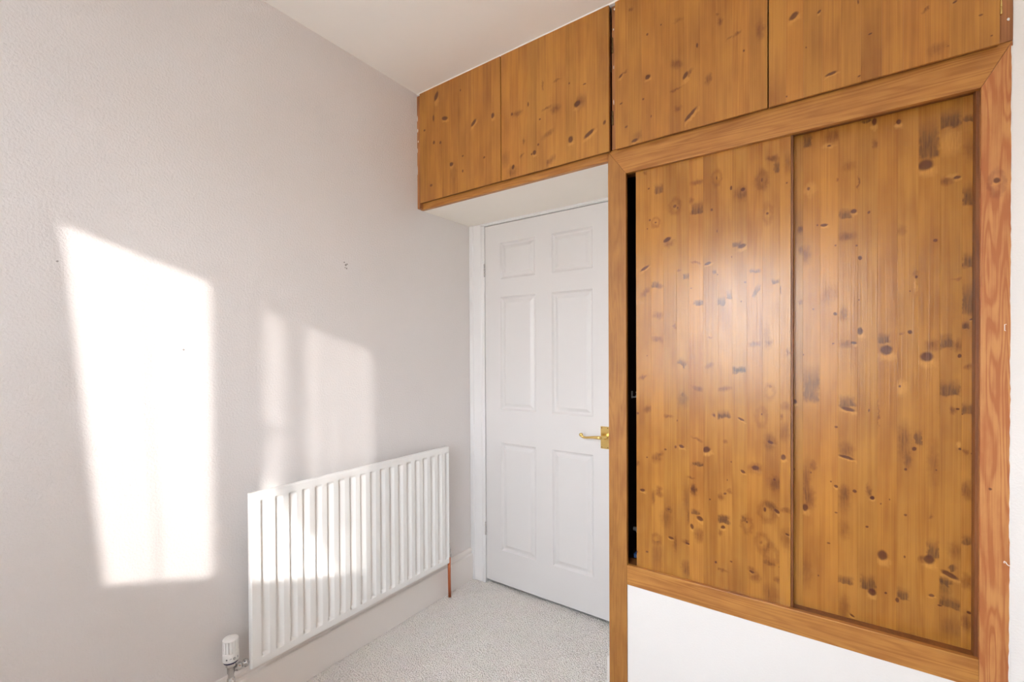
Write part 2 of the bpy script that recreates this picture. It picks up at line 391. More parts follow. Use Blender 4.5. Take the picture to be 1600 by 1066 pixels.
MARKS_L = """S 1.1526 1.9359 0.0062 0.0044 0;G 1.2038 1.8683 0.0154 0.018 0;D 1.1658 1.8771 0.0035 0.003 0;S 1.3335 1.8636 0.0195 0.0074 0;S 1.3136 1.8059 0.0064 0.0091 0;G 1.3354 1.7749 0.0203 0.0205 0;R 1.2607 1.7952 0.0206 0.0303 0;D 1.2586 1.7956 0.0062 0.0055 40;D 1.269 1.7881 0.0021 0.0042 0;D 1.3809 1.7604 0.0038 0.0048 0;D 1.1699 1.7622 0.0035 0.0035 0;R 1.1905 1.75 0.0182 0.0182 0;D 1.1905 1.75 0.0035 0.003 0;D 1.161 1.7323 0.0022 0.0026 0;K 1.2312 1.6813 0.0147 0.0068 25;S 1.2354 1.6701 0.0176 0.0128 0;S 1.5567 1.8902 0.0125 0.0068 -20;G 1.5722 1.862 0.0085 0.0225 0;S 1.5699 1.8888 0.0065 0.0094 0;R 1.3968 1.8638 0.0157 0.0289 0;D 1.3968 1.8638 0.0022 0.006 0;K 1.4411 1.8211 0.0036 0.0071 0;K 1.4762 1.809 0.0063 0.0062 20;S 1.4744 1.7958 0.0211 0.0195 0;R 1.5315 1.8279 0.0168 0.0305 0;D 1.5315 1.8271 0.0027 0.0061 0;s 1.5315 1.826 0.0161 0.0297 0;D 1.5991 1.8036 0.0026 0.003 0;r 1.5467 1.7166 0.015 0.0341 0;D 1.5467 1.7185 0.0037 0.0034 0;D 1.3978 1.6862 0.0019 0.0048 0;K 1.4733 1.6251 0.012 0.0066 20;G 1.4583 1.6343 0.0125 0.0098 0;s 1.6023 1.8622 0.008 0.0222 0;K 1.1504 1.5889 0.0178 0.0048 30;S 1.1502 1.4989 0.0187 0.0088 45;G 1.1879 1.5262 0.013 0.013 0;S 1.2074 1.5188 0.0107 0.0069 0;S 1.2007 1.4148 0.0172 0.0108 0;S 1.1961 1.3284 0.0194 0.0087 -10;S 1.2579 1.3715 0.0058 0.0059 0;D 1.1586 1.2686 0.0022 0.0022 0;G 1.2972 1.5455 0.0101 0.0104 0;S 1.3272 1.5891 0.0157 0.0037 -10;K 1.3689 1.5809 0.0107 0.0045 15;G 1.3902 1.5522 0.0068 0.0073 0;D 1.3144 1.5018 0.0024 0.0021 0;G 1.3408 1.4506 0.0164 0.0099 0;S 1.3389 1.4508 0.0133 0.0074 0;S 1.3755 1.3304 0.0057 0.0041 0;G 1.2845 1.2444 0.0163 0.0126 -35;S 1.3735 1.2348 0.0122 0.0073 30;S 1.2727 1.569 0.0062 0.0051 0;D 1.4431 1.5939 0.0018 0.0032 0;D 1.3988 1.5404 0.0019 0.0024 0;G 1.4107 1.4519 0.0119 0.0152 0;G 1.4354 1.47 0.0091 0.0151 0;D 1.4831 1.5071 0.0035 0.0027 0;D 1.4711 1.4456 0.0025 0.0027 0;G 1.5161 1.479 0.0062 0.0239 -22;G 1.511 1.5411 0.0154 0.0077 0;G 1.5699 1.5016 0.0105 0.0083 0;D 1.583 1.4734 0.0013 0.015 0;S 1.5127 1.3058 0.0171 0.0077 5;S 1.5517 1.307 0.01 0.0095 0;s 1.545 1.3281 0.01 0.0305 0;G 1.4652 1.2259 0.0213 0.0098 0;S 1.6009 1.2782 0.0048 0.0093 0;S 1.1427 1.1893 0.0157 0.0053 25;S 1.1603 1.0732 0.0155 0.0097 40;D 1.1233 1.0552 0.0046 0.0045 0;S 1.2843 1.1318 0.0061 0.0051 0;g 1.2864 1.1151 0.0142 0.0253 0;S 1.3365 1.1549 0.0176 0.0066 -20;D 1.2657 1.0393 0.0021 0.0034 0;S 1.2342 1.0523 0.0148 0.0056 0;S 1.3324 0.9808 0.0177 0.0041 -20;D 1.2601 0.9453 0.0042 0.0051 0;K 1.2808 0.9501 0.009 0.0051 -20;S 1.2061 0.9136 0.0121 0.0078 15;D 1.2246 0.9322 0.0043 0.0034 0;S 1.1909 0.8965 0.0174 0.0131 0;D 1.1577 0.8958 0.0031 0.0026 0;S 1.1228 0.87 0.0064 0.008 0;K 1.3636 0.9479 0.0123 0.0098 20;G 1.3362 0.8962 0.0196 0.0075 0;S 1.3123 0.8458 0.0112 0.0038 0;S 1.3867 1.0676 0.0057 0.0073 0;K 1.1403 0.7723 0.009 0.0053 5;S 1.3202 0.8065 0.0088 0.0125 0;S 1.2015 0.7847 0.0087 0.0109 0;G 1.4634 1.221 0.0213 0.011 15;S 1.4197 1.1582 0.0202 0.0064 12;G 1.4159 1.0717 0.0203 0.0137 10;S 1.417 1.0678 0.0166 0.006 8;D 1.3878 1.0677 0.0038 0.0049 0;K 1.4705 1.0599 0.0107 0.0035 -25;r 1.5534 1.1539 0.0149 0.0274 0;S 1.5534 1.1691 0.005 0.0038 0;r 1.5298 1.0703 0.0169 0.0327 0;D 1.5308 1.0807 0.0027 0.0031 0;S 1.5847 1.0744 0.0065 0.0075 0;S 1.5534 0.9939 0.0133 0.0229 0;K 1.555 0.9929 0.008 0.005 -20;s 1.5912 1.0299 0.0129 0.0233 0;s 1.5961 1.109 0.0113 0.0112 0;K 1.5903 0.9508 0.0065 0.0083 0;S 1.4225 0.982 0.0052 0.0056 0;D 1.4412 0.9158 0.0022 0.0024 0;K 1.4758 0.8893 0.0078 0.0043 -30;K 1.5126 0.9062 0.0103 0.0074 -10;S 1.5126 0.9043 0.0212 0.0147 0;D 1.566 0.8768 0.004 0.003 -20;S 1.5683 0.8646 0.0164 0.019 0;D 1.4287 0.8537 0.0015 0.0032 0;S 1.2015 0.7684 0.013 0.0078 -15;S 1.1796 0.7537 0.0066 0.0219 0;R 1.2357 0.7183 0.0127 0.0095 0;D 1.2357 0.7196 0.0051 0.0034 0;s 1.3001 0.7706 0.0113 0.0484 0;S 1.304 0.7041 0.0052 0.021 0;S 1.3222 0.7995 0.0087 0.0167 0;G 1.3281 0.7277 0.0138 0.01 0;K 1.3419 0.7076 0.011 0.007 -25;K 1.316 0.6751 0.0052 0.0092 15;S 1.3398 0.6491 0.0137 0.0208 0;R 1.1902 0.6024 0.0209 0.0197 0;S 1.1924 0.5942 0.0109 0.0031 0;K 1.244 0.619 0.0093 0.0047 -10;S 1.2587 0.601 0.0063 0.0214 0;K 1.3019 0.6119 0.0081 0.0034 -5;S 1.2958 0.616 0.0122 0.0076 0;D 1.1569 0.5479 0.0045 0.0035 0;D 1.1183 0.5389 0.0046 0.0036 0;D 1.3742 0.7796 0.0027 0.0029 0;D 1.3931 0.5702 0.0038 0.0037 0;S 1.2956 0.521 0.0134 0.0253 0;s 1.1945 0.5509 0.0217 0.0372 0;s 1.225 0.6839 0.017 0.0259 0;D 1.422 0.8075 0.0048 0.0036 20;S 1.4082 0.7938 0.0082 0.0101 0;S 1.436 0.8166 0.0066 0.0072 0;G 1.4175 0.7209 0.0177 0.0161 0;S 1.4175 0.7209 0.0148 0.0121 0;K 1.4156 0.6935 0.0074 0.0052 10;S 1.4063 0.6741 0.0056 0.0101 0;R 1.4881 0.7176 0.0168 0.0306 0;D 1.4874 0.7261 0.0032 0.0043 0;S 1.4775 0.735 0.0071 0.0071 0;R 1.545 0.7698 0.025 0.0353 0;K 1.5392 0.7764 0.0041 0.0069 0;K 1.5733 0.7772 0.0092 0.0046 -35;S 1.5567 0.7912 0.0166 0.0084 -35;S 1.5962 0.7854 0.0113 0.0068 0;K 1.601 0.7102 0.0058 0.003 -25;s 1.5978 0.6955 0.0161 0.0282 0;R 1.5314 0.6688 0.021 0.0317 0;S 1.528 0.6699 0.0051 0.0054 0;R 1.5584 0.6368 0.0199 0.0352 0;S 1.5517 0.6084 0.015 0.005 -10;D 1.3922 0.57 0.003 0.0033 0;D 1.4414 0.5846 0.0051 0.0028 0;S 1.4136 0.5484 0.0148 0.0049 0;K 1.5021 0.567 0.0077 0.0031 -10;S 1.4986 0.575 0.0087 0.0086 0;S 1.5125 0.5534 0.0138 0.0148 0;S 1.5733 0.5607 0.0082 0.0076 0;s 1.5517 0.5125 0.02 0.023 0;D 1.5783 0.602 0.0013 0.0015 0"""
MARKS_R = """G 1.652 1.9348 0.011 0.0252 0;S 1.7174 1.9289 0.0194 0.019 0;K 1.7066 1.9017 0.0046 0.0028 5;l 1.7059 1.9019 0.018 0.0064 0;G 1.7962 1.9512 0.0091 0.0069 0;K 1.8144 1.9428 0.0057 0.0106 0;S 1.816 1.8789 0.0054 0.0114 0;s 1.7544 1.829 0.0126 0.0117 0;D 1.6545 1.7837 0.0041 0.0049 0;l 1.659 1.7787 0.0136 0.0203 0;S 1.7273 1.7941 0.0036 0.0059 0;S 1.7774 1.7753 0.0022 0.0155 0;G 1.7482 1.6896 0.0158 0.0133 0;K 1.7672 1.6932 0.0069 0.0066 0;D 1.8021 1.6838 0.0027 0.0042 -30;K 1.6945 1.6644 0.0093 0.0044 0;D 1.6778 1.6672 0.0024 0.0024 0;S 1.6348 1.6648 0.0077 0.007 0;K 1.8683 1.9269 0.0051 0.007 0;l 1.8691 1.9148 0.008 0.0093 0;G 1.9319 1.8552 0.0209 0.0505 0;K 1.9253 1.7912 0.0157 0.0145 0;G 1.9756 1.9035 0.0219 0.024 0;G 2.0114 1.8946 0.012 0.0104 0;l 1.977 1.8395 0.0206 0.0318 0;K 1.9894 1.7431 0.0072 0.0042 0;l 1.9773 1.7494 0.0103 0.005 0;S 1.9668 1.7393 0.0136 0.01 0;G 2.0107 1.6913 0.011 0.0286 0;s 2.0116 1.8129 0.01 0.0348 0;S 1.6331 1.658 0.007 0.0103 0;S 1.6488 1.5799 0.0096 0.0245 0;S 1.6356 1.596 0.0063 0.0123 0;S 1.7499 1.6219 0.0183 0.011 0;D 1.7226 1.5994 0.0023 0.0028 0;D 1.7736 1.5911 0.0025 0.0031 0;K 1.7823 1.5539 0.0046 0.0058 0;D 1.6668 1.4111 0.0027 0.0028 0;S 1.6332 1.4349 0.0052 0.0058 0;K 1.7228 1.3938 0.0042 0.0052 0;S 1.7422 1.3927 0.0096 0.0197 0;D 1.7794 1.4314 0.0019 0.0023 0;K 1.7823 1.3394 0.0068 0.0109 0;S 1.7487 1.3019 0.0159 0.0091 0;K 1.7677 1.3055 0.0069 0.0043 -10;D 1.7173 1.3036 0.0026 0.0024 0;K 1.8422 1.2833 0.0135 0.0136 0;G 1.8378 1.3175 0.0141 0.0144 0;D 1.6413 1.2708 0.0021 0.0021 0;s 1.7063 1.4507 0.0164 0.0208 0;K 1.946 1.5815 0.0043 0.0043 0;K 1.907 1.4857 0.0028 0.004 0;s 1.9067 1.4975 0.0055 0.0092 0;l 1.9059 1.4609 0.0039 0.0183 0;S 1.9909 1.4716 0.009 0.0032 5;G 2.0111 1.5196 0.0118 0.0216 0;G 2.0114 1.42 0.0118 0.0454 0;K 2.0191 1.3637 0.0062 0.0021 10;G 2.0065 1.3485 0.0081 0.0105 0;K 1.8939 1.3335 0.0048 0.0055 0;S 1.876 1.3303 0.0043 0.0037 0;K 1.9292 1.2643 0.013 0.0131 0;S 1.94 1.2951 0.0121 0.0152 0;G 1.9679 1.3054 0.0136 0.0214 0;K 1.9953 1.2661 0.0041 0.0049 0;S 1.9926 1.2943 0.0077 0.0141 0;D 1.8936 1.4472 0.0017 0.0022 0;s 1.874 1.6198 0.01 0.0111 0;G 1.6611 1.1779 0.0211 0.0552 0;K 1.6175 1.1231 0.0071 0.0071 0;K 1.7537 1.1082 0.0174 0.0055 -15;G 1.7521 1.1318 0.0183 0.0173 0;D 1.7254 1.0526 0.0042 0.0036 -15;K 1.7507 0.964 0.019 0.0043 -15;S 1.7491 0.9875 0.0165 0.0174 0;D 1.6613 0.9056 0.0021 0.0025 0;S 1.6475 0.8768 0.0104 0.0515 0;S 1.6664 0.9289 0.0068 0.0123 0;K 1.725 0.8729 0.0052 0.004 -30;D 1.7125 0.8857 0.0023 0.002 0;K 1.7705 0.8657 0.005 0.0047 -20;S 1.746 0.8604 0.0112 0.0178 0;S 1.8024 0.8777 0.0055 0.0116 0;K 1.811 0.854 0.0055 0.005 0;D 1.6147 0.9093 0.0036 0.0042 0;S 1.8247 1.0995 0.0021 0.0325 0;D 1.8036 1.1076 0.0018 0.0046 0;l 1.8749 1.1759 0.0142 0.0187 0;D 1.8723 1.181 0.0026 0.0034 0;G 1.9761 1.1797 0.0207 0.0214 0;G 2.0109 1.1267 0.0118 0.0158 0;K 1.9918 1.124 0.0039 0.0028 -10;S 1.9815 1.1212 0.0065 0.0085 0;D 2.0008 1.1109 0.002 0.0018 0;S 2.0119 1.2372 0.0063 0.0063 0;S 1.8823 1.029 0.0119 0.041 0;G 1.9118 1.0394 0.0069 0.0202 0;K 1.9035 1.0072 0.0047 0.0055 0;S 1.8895 0.9703 0.0071 0.0205 0;K 1.8859 0.9467 0.0034 0.0034 0;D 1.9496 0.9538 0.0019 0.0022 0;K 1.9967 1.0168 0.0038 0.0028 0;l 1.9946 1.0265 0.0056 0.0078 0;K 2.0214 1.0078 0.0038 0.0028 0;s 1.9448 0.9702 0.0107 0.0562 0;S 2.0115 0.9088 0.0118 0.0211 0;S 2.0075 1.0103 0.0051 0.0063 0;K 1.6462 0.7942 0.0076 0.0104 0;S 1.6568 0.8245 0.0131 0.0269 0;D 1.7252 0.7939 0.0036 0.0022 0;s 1.7439 0.8313 0.0122 0.0259 0;K 1.8113 0.8527 0.005 0.005 0;S 1.8046 0.8654 0.004 0.0059 0;D 1.831 0.8399 0.0019 0.0025 0;K 1.7995 0.7665 0.0037 0.0034 -20;D 1.7067 0.6966 0.0043 0.0026 0;s 1.7458 0.7451 0.0122 0.0225 0;K 1.8352 0.6916 0.011 0.0142 0;G 1.7477 0.5963 0.0187 0.013 0;G 1.8024 0.6031 0.0172 0.0233 0;K 1.8117 0.5783 0.0092 0.0097 0;K 1.8425 0.5841 0.0032 0.0033 0;D 1.85 0.8554 0.0016 0.0021 0;K 1.7652 0.4945 0.0069 0.0026 -25;s 1.746 0.5112 0.0105 0.0304 0;s 1.6494 0.589 0.0113 0.0473 0;D 1.6812 0.591 0.0022 0.0027 0;D 1.8855 0.8181 0.0031 0.0032 0;S 1.9389 0.8233 0.005 0.004 0;G 1.9435 0.7349 0.0119 0.0259 0;K 1.9352 0.7047 0.011 0.0121 -20;D 1.8836 0.6985 0.0024 0.0032 0;G 2.0114 0.7773 0.0105 0.0151 0;G 1.9833 0.6941 0.008 0.0096 -45;K 1.9769 0.6739 0.0178 0.0066 -25;G 1.9689 0.6549 0.0129 0.0124 -20;g 1.9673 0.6346 0.0116 0.0177 0;G 1.9787 0.5983 0.0216 0.015 -12;K 1.9577 0.5842 0.0046 0.0022 0;K 1.9404 0.6066 0.006 0.0045 0;K 2.0151 0.5827 0.005 0.0035 -20;G 1.8796 0.593 0.014 0.0166 0;K 1.868 0.5719 0.0043 0.006 0;S 2.0102 0.6644 0.0099 0.0173 0;S 2.0105 0.556 0.0099 0.0217 0;s 1.9805 0.5328 0.0197 0.0229 0;S 1.9191 0.702 0.0068 0.0081 0;s 1.9895 0.7417 0.0132 0.0175 0"""
MARKS_U = """K 0.1377 2.5288 0.0108 0.0217 -25;D 0.1186 2.4285 0.0061 0.0157 0;K 0.1928 2.4055 0.0187 0.0094 -15;K 0.3717 2.3318 0.0191 0.0082 40;K 0.4816 2.3321 0.009 0.0111 0;D 0.12 2.3101 0.0073 0.0087 0;D 0.1634 2.2985 0.006 0.0069 0;K 0.2328 2.1771 0.0126 0.0093 0;D 0.3053 2.1988 0.0055 0.0042 0;D 0.4325 2.1596 0.0062 0.0048 0;D 0.0997 2.1063 0.0086 0.0061 0;D 0.2933 2.5057 0.0033 0.005 0;D 0.3048 2.1289 0.0044 0.0067 0;D 0.056 2.3868 0.0063 0.0053 0;s 0.2461 2.1214 0.0227 0.0524 0;S 0.8086 2.3752 0.0164 0.0036 5;S 0.7401 2.3768 0.0043 0.0183 0;D 0.8637 2.3434 0.0032 0.0042 0;D 0.9294 2.3182 0.0069 0.0028 0;S 0.6141 2.3014 0.0231 0.0107 0;D 0.5859 2.3061 0.0057 0.0061 0;K 0.8982 2.252 0.014 0.0105 20;S 0.9075 2.2539 0.027 0.023 0;S 0.761 2.2786 0.0212 0.0051 10;S 0.7989 2.2632 0.0207 0.013 0;D 0.7264 2.2429 0.0043 0.0037 0;D 0.6692 2.3221 0.0036 0.009 0;K 0.8684 2.1216 0.0103 0.0127 0;K 0.9477 2.1221 0.024 0.0076 30;S 0.7648 2.1716 0.0236 0.0095 20;K 0.6993 2.1132 0.0079 0.0097 0;D 0.686 2.1099 0.0045 0.0045 0;D 0.718 2.141 0.0044 0.0044 0;S 0.6362 2.1179 0.011 0.0053 40;K 0.5912 2.0793 0.0066 0.01 -15;S 0.5844 2.0601 0.0226 0.0216 0;S 0.7727 2.0602 0.0294 0.0102 30;s 0.5513 2.1222 0.024 0.0311 0;D 1.0117 2.1467 0.0051 0.0081 -25;S 0.6456 2.1746 0.0046 0.0113 0;K 1.0764 2.2973 0.009 0.0046 35;S 1.0903 2.3049 0.0107 0.004 30;K 1.177 2.2587 0.009 0.0077 20;S 1.1157 2.5236 0.007 0.0062 0;D 1.2243 2.4236 0.0027 0.0032 0;D 1.1757 2.4096 0.0034 0.0044 0;K 1.3442 2.3056 0.003 0.0083 0;S 1.2784 2.2674 0.0182 0.0122 -30;K 1.3057 2.218 0.0061 0.0131 -30;S 1.3195 2.2236 0.0051 0.0131 -30;S 1.3799 2.1817 0.0077 0.0154 -10;S 1.273 2.1815 0.0208 0.0037 8;D 1.1604 2.1858 0.0034 0.0039 0;D 1.0774 2.1965 0.006 0.0029 15;S 1.2818 2.1148 0.0104 0.0085 0;K 1.3218 2.0815 0.0276 0.0058 42;D 1.189 2.1161 0.0022 0.0049 0;D 1.0968 2.1058 0.0059 0.0034 30;K 1.1279 2.0474 0.0116 0.0056 15;s 1.1435 2.06 0.0172 0.0134 0;S 1.532 2.2808 0.0103 0.025 0;S 1.4452 2.2913 0.0092 0.0035 30;S 1.4658 2.2954 0.0113 0.0054 20;S 1.415 2.3537 0.007 0.0091 0;D 1.4851 2.2336 0.0027 0.0039 0;S 1.4056 2.3804 0.0047 0.004 0;s 1.2838 2.4138 0.0129 0.0063 0;K 1.6204 2.2852 0.0127 0.0084 35;D 1.6023 2.0515 0.0024 0.0028 0;K 1.6842 2.2707 0.0053 0.0036 40;D 1.7742 2.2594 0.0018 0.0061 0;K 1.8014 2.1593 0.0041 0.0021 10;K 1.7125 2.0811 0.014 0.004 10;S 1.918 2.1763 0.0077 0.0029 40;K 1.9727 2.1716 0.0047 0.0028 20;D 2.0203 2.1177 0.0039 0.0019 0;s 1.9395 2.0662 0.015 0.0113 15;D 1.7773 2.0517 0.0035 0.0022 20;D 1.6516 2.1793 0.0019 0.0023 0;S 1.9603 2.0654 0.0035 0.002 0;D 2.0397 2.0591 0.0022 0.0019 0"""
SEAMS_L = [1.1179, 1.1742, 1.2187, 1.2642, 1.3073, 1.3536, 1.3988, 1.4441, 1.4879, 1.5329, 1.5805, 1.6101]
SEAMS_R = [1.585, 1.6402, 1.6847, 1.73, 1.7766, 1.8225, 1.8666, 1.9111, 1.9559, 1.999, 2.022]
# ------------------------------------------------------------------ materials
M_wall = paint('wall_paint', (0.755, 0.722, 0.706), 0.75, 150, 0.55, 0.015, 0.003, 0.25)
M_dado = paint('dado_paint', (0.86, 0.83, 0.80), 0.7, 170, 0.25, 0.015, 0.003, 0.25)
M_ceil = paint('ceiling_paint', (0.90, 0.87, 0.82), 0.85, 60, 0.04, 0.02, 0.002, 0.2)
M_gloss = paint('gloss_white', (0.79, 0.775, 0.765), 0.32, 40, 0.02, 0.01, 0.001, 0.5)
M_door = paint('door_white', (0.715, 0.688, 0.672), 0.38, 380, 0.06, 0.01, 0.001, 0.45)
M_skirt = paint('skirting_cream', (0.80, 0.755, 0.715), 0.4, 40, 0.03, 0.02, 0.001, 0.45)
M_rad = paint('radiator_enamel', (0.86, 0.855, 0.835), 0.28, 30, 0.015, 0.01, 0.001, 0.5)
M_plastic = paint('white_plastic', (0.85, 0.84, 0.82), 0.35, 60, 0.01, 0.01, 0.001, 0.5)
M_mark = paint('dark_print', (0.05, 0.05, 0.06), 0.5, 60, 0.0, 0.0)
M_navy = paint('navy_plastic', (0.02, 0.02, 0.07), 0.4, 60, 0.0, 0.0)
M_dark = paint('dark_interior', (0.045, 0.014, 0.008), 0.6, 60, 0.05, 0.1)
M_hole = paint('plaster_chip', (0.36, 0.33, 0.31), 0.9, 200, 0.2, 0.2)
M_blue = paint('blue_card', (0.05, 0.16, 0.42), 0.6, 60, 0.0, 0.02)
M_caulk = paint('white_caulk', (0.84, 0.82, 0.78), 0.6, 150, 0.3, 0.03, 0.003)
M_chrome = metal('chrome', (0.62, 0.61, 0.60), 0.22)
M_brass = metal('brass', (0.83, 0.60, 0.22), 0.22)
M_dkbrass = metal('tarnished_brass', (0.30, 0.19, 0.09), 0.4)
M_copper = metal('copper', (0.62, 0.20, 0.09), 0.42)
M_yellow = paint('yellow_plastic', (0.72, 0.55, 0.05), 0.5, 60, 0.0, 0.05)

FL, FD = (0.53, 0.238, 0.054), (0.36, 0.134, 0.028)
M_soffit = paint('soffit_paint', (0.93, 0.885, 0.81), 0.8, 60, 0.04, 0.02, 0.002, 0.2)
M_rail = pine('pine_rail', FL, FD, 3.1, 0.5, 0.38, horizontal=True, freq=1.9)
M_post = pine('pine_post', (0.50, 0.21, 0.07), (0.25, 0.09, 0.03), 6.2, 0.5, 0.5)
M_core = pine('pine_core', (0.27, 0.095, 0.024), (0.16, 0.05, 0.014), 2.2, 0.3, 0.45)  # toned darker than the staves, painting in the shade under the overhead doors

# ------------------------------------------------------------------ room shell
struct('floor', MB().box(-T, RW + T, FY - T, DY + 1.1, FZ - 0.1, FZ), paint('carpet_backing', (0.84, 0.80, 0.76), 0.95, 300, 0.6, 0.06, 0.004, 0.1),
       'floor under the beige carpet')
struct('ceiling', MB().box(-T, RW + T, FY - T, DY + 1.1, H, H + 0.1), M_ceil, 'cream painted ceiling')
wl_ = struct('wall_left', MB().box(-T, 0, FY - T, DY + 1.1, FZ, H), M_wall, 'pale grey wall behind the radiator', origin=(0, 0, 0))
struct('wall_right', MB().box(RW, RW + T, FY - T, DY + 1.1, FZ, H), M_dado, 'white side wall right of the camera')
struct('wall_pier', MB().box(W, RW, CY, DY, FZ, H), M_dado, 'white wall pier at the right edge beside the cupboard stile')
struct('wall_landing', MB().box(0, RW, DY + 1.0, DY + 1.1, FZ, H), M_wall, 'far wall of the landing behind the door')
DX0, DX1 = 0.1065, 0.8685      # door leaf
mb = MB()
mb.box(0, DX0 - 0.024, DY, DY + T, FZ, H)
mb.box(DX1 + 0.024, RW, DY, DY + T, FZ, H)
mb.box(DX0 - 0.024, DX1 + 0.024, DY, DY + T, 2.0155, H)
struct('wall_back', mb, M_wall, 'wall holding the white panelled door')
struct('wall_alcove', MB().box(1.014, 1.03, CY + 0.0222, DY - 0.0005, FZ, S - 0.001), M_wall, 'side of the door alcove against the cupboard')
struct('wall_dado', MB().box(1.0865, W - 0.0005, CY + 0.004, CY + 0.10, FZ, 0.44), M_dado, 'white wall under the fitted cupboard')
# window wall behind the camera
WX0, WX1, WZ0, WZ1 = 0.25, 1.87, 0.92, 2.06
mb = MB()
mb.box(0, WX0, FY - T, FY, FZ, H); mb.box(WX1, RW, FY - T, FY, FZ, H)
mb.box(WX0, WX1, FY - T, FY, FZ, WZ0); mb.box(WX0, WX1, FY - T, FY, WZ1, H)
struct('wall_front', mb, M_wall, 'window wall opposite the door')
# three-light window
GL = [(0.302, 0.705), (0.846, 1.265), (1.373, 1.813)]; GZ0 = 0.994; GT = [2.005, 2.005, 1.982]
mb = MB()
xs = [WX0, GL[0][0], GL[0][1], GL[1][0], GL[1][1], GL[2][0], GL[2][1], WX1]
for a, b_ in ((0, 1), (2, 3), (4, 5), (6, 7)): mb.box(xs[a], xs[b_], FY - 0.085, FY - 0.035, WZ0, WZ1)
for (a, b_), GZ1 in zip(GL, GT):
    mb.box(a, b_, FY - 0.085, FY - 0.035, WZ0, GZ0); mb.box(a, b_, FY - 0.085, FY - 0.035, GZ1, WZ1)
win = struct('window_1', mb, M_gloss, 'white three-light casement window')
mg, ns, ls, b = new_mat('window_glass')
tr = nd(ns, 'ShaderNodeBsdfTransparent'); gl = nd(ns, 'ShaderNodeBsdfGlossy', i_Roughness=0.0)
fr = nd(ns, 'ShaderNodeFresnel', i_IOR=1.45); mxs = nd(ns, 'ShaderNodeMixShader')
ls.new(fr.outputs[0], mxs.inputs[0]); ls.new(tr.outputs[0], mxs.inputs[1]); ls.new(gl.outputs[0], mxs.inputs[2])
ls.new(mxs.outputs[0], ns['Material Output'].inputs['Surface'])
for (a, b_), GZ1 in zip(GL, GT): obj('pane', MB().add([(a - .004, FY - .06, GZ0 - .004), (b_ + .004, FY - .06, GZ0 - .004), (b_ + .004, FY - .06, GZ1 + .004), (a - .004, FY - .06, GZ1 + .004)], [(0, 1, 2, 3)]), mg, win)
hw = obj('window_handle', MB().box(1.355, 1.385, FY - .0348, FY - .029, 1.475, 1.555, .002), M_chrome, win)
obj('lever', MB().tube([(1.37, FY - .029, 1.52), (1.37, FY - .012, 1.52), (1.385, FY - .006, 1.52), (1.44, FY - .004, 1.515)], .008, 8), M_chrome, hw)
obj('window_sill', MB().box(WX0 - 0.04, WX1 + 0.04, FY - 0.034, FY + 0.06, WZ0 - 0.025, WZ0, 0.004), M_gloss, win)

# curtains at the window (behind the camera; they shape the sun patches)
def cloth(name, col, transp, transl):
    m, ns, ls, b = new_mat(name)
    tl = nd(ns, 'ShaderNodeBsdfTranslucent'); df = nd(ns, 'ShaderNodeBsdfDiffuse'); tp = nd(ns, 'ShaderNodeBsdfTransparent')
    nz = nd(ns, 'ShaderNodeTexNoise', i_Scale=25.0, i_Detail=2.0)
    mc = nd(ns, 'ShaderNodeMix', data_type='RGBA'); mc.inputs['A'].default_value = (*[c * .95 for c in col], 1); mc.inputs['B'].default_value = (*col, 1)
    ls.new(nz.outputs['Fac'], mc.inputs['Factor'])
    ls.new(mc.outputs['Result'], tl.inputs[0]); ls.new(mc.outputs['Result'], df.inputs[0])
    a = nd(ns, 'ShaderNodeMixShader'); a.inputs[0].default_value = transl; ls.new(df.outputs[0], a.inputs[1]); ls.new(tl.outputs[0], a.inputs[2])
    c = nd(ns, 'ShaderNodeMixShader'); c.inputs[0].default_value = transp; ls.new(a.outputs[0], c.inputs[1]); ls.new(tp.outputs[0], c.inputs[2])
    ls.new(c.outputs[0], ns['Material Output'].inputs['Surface'])
    return m
def drape(x0t, x1t, x0b, x1b, y, z0, z1, nf, amp, swing, nz=14, seed=0, pinch=()):
    """hanging cloth with folds of uneven width; pinch = (u, half width) spots where it is gathered dense"""
    rnd = random.Random(seed)
    wd = np.array([rnd.uniform(.45, 1.9) for _ in range(nf)]); wd = np.cumsum(np.concatenate([[0], wd])); wd /= wd[-1]
    am = [rnd.uniform(.15, 1.2) for _ in range(nf + 1)]; dr = [rnd.uniform(-.02, .02) for _ in range(nf + 1)]
    nx = nf * 16; v, f = [], []
    for j in range(nz + 1):
        t = j / nz
        for k in range(nx + 1):
            u = k / nx; i = min(int(u * nf), nf - 1); fr_ = u * nf - i
            uu = wd[i] + (wd[i + 1] - wd[i]) * fr_
            z = z1 + ((z0[0] + (z0[1] - z0[0]) * uu if isinstance(z0, tuple) else z0) - z1) * t
            w = 2 * math.pi * (i + fr_); A = am[i] * (1 - fr_) + am[i + 1] * fr_
            drift = (dr[i] * (1 - fr_) + dr[i + 1] * fr_) * t * 4 * uu * (1 - uu)
            x = (x0t + (x1t - x0t) * uu) * (1 - t) + (x0b + (x1b - x0b) * uu) * t + drift + swing * A * math.sin(w) * min(1, 10 * uu * (1 - uu))
            v.append((x, y + amp * A * math.cos(w), z))
    for j in range(nz):
        for k in range(nx):
            a = j * (nx + 1) + k; f.append((a, a + 1, a + nx + 2, a + nx + 1))
    return MB().add(v, f, True)
obj('curtain', drape(0.16, 0.802, 0.16, 0.902, FY + 0.085, 0.60, 2.12, 9, 0.012, 0.006, seed=1), cloth('curtain_cloth', (0.88, 0.89, 0.92), 0.0, 0.80),
    label='cream curtain drawn over the left side of the window', cat='curtain')
nc = drape(1.27, 1.86, 1.27, 1.87, FY + 0.070, (1.35, 0.60), 2.10, 9, 0.010, 0.009, seed=5)
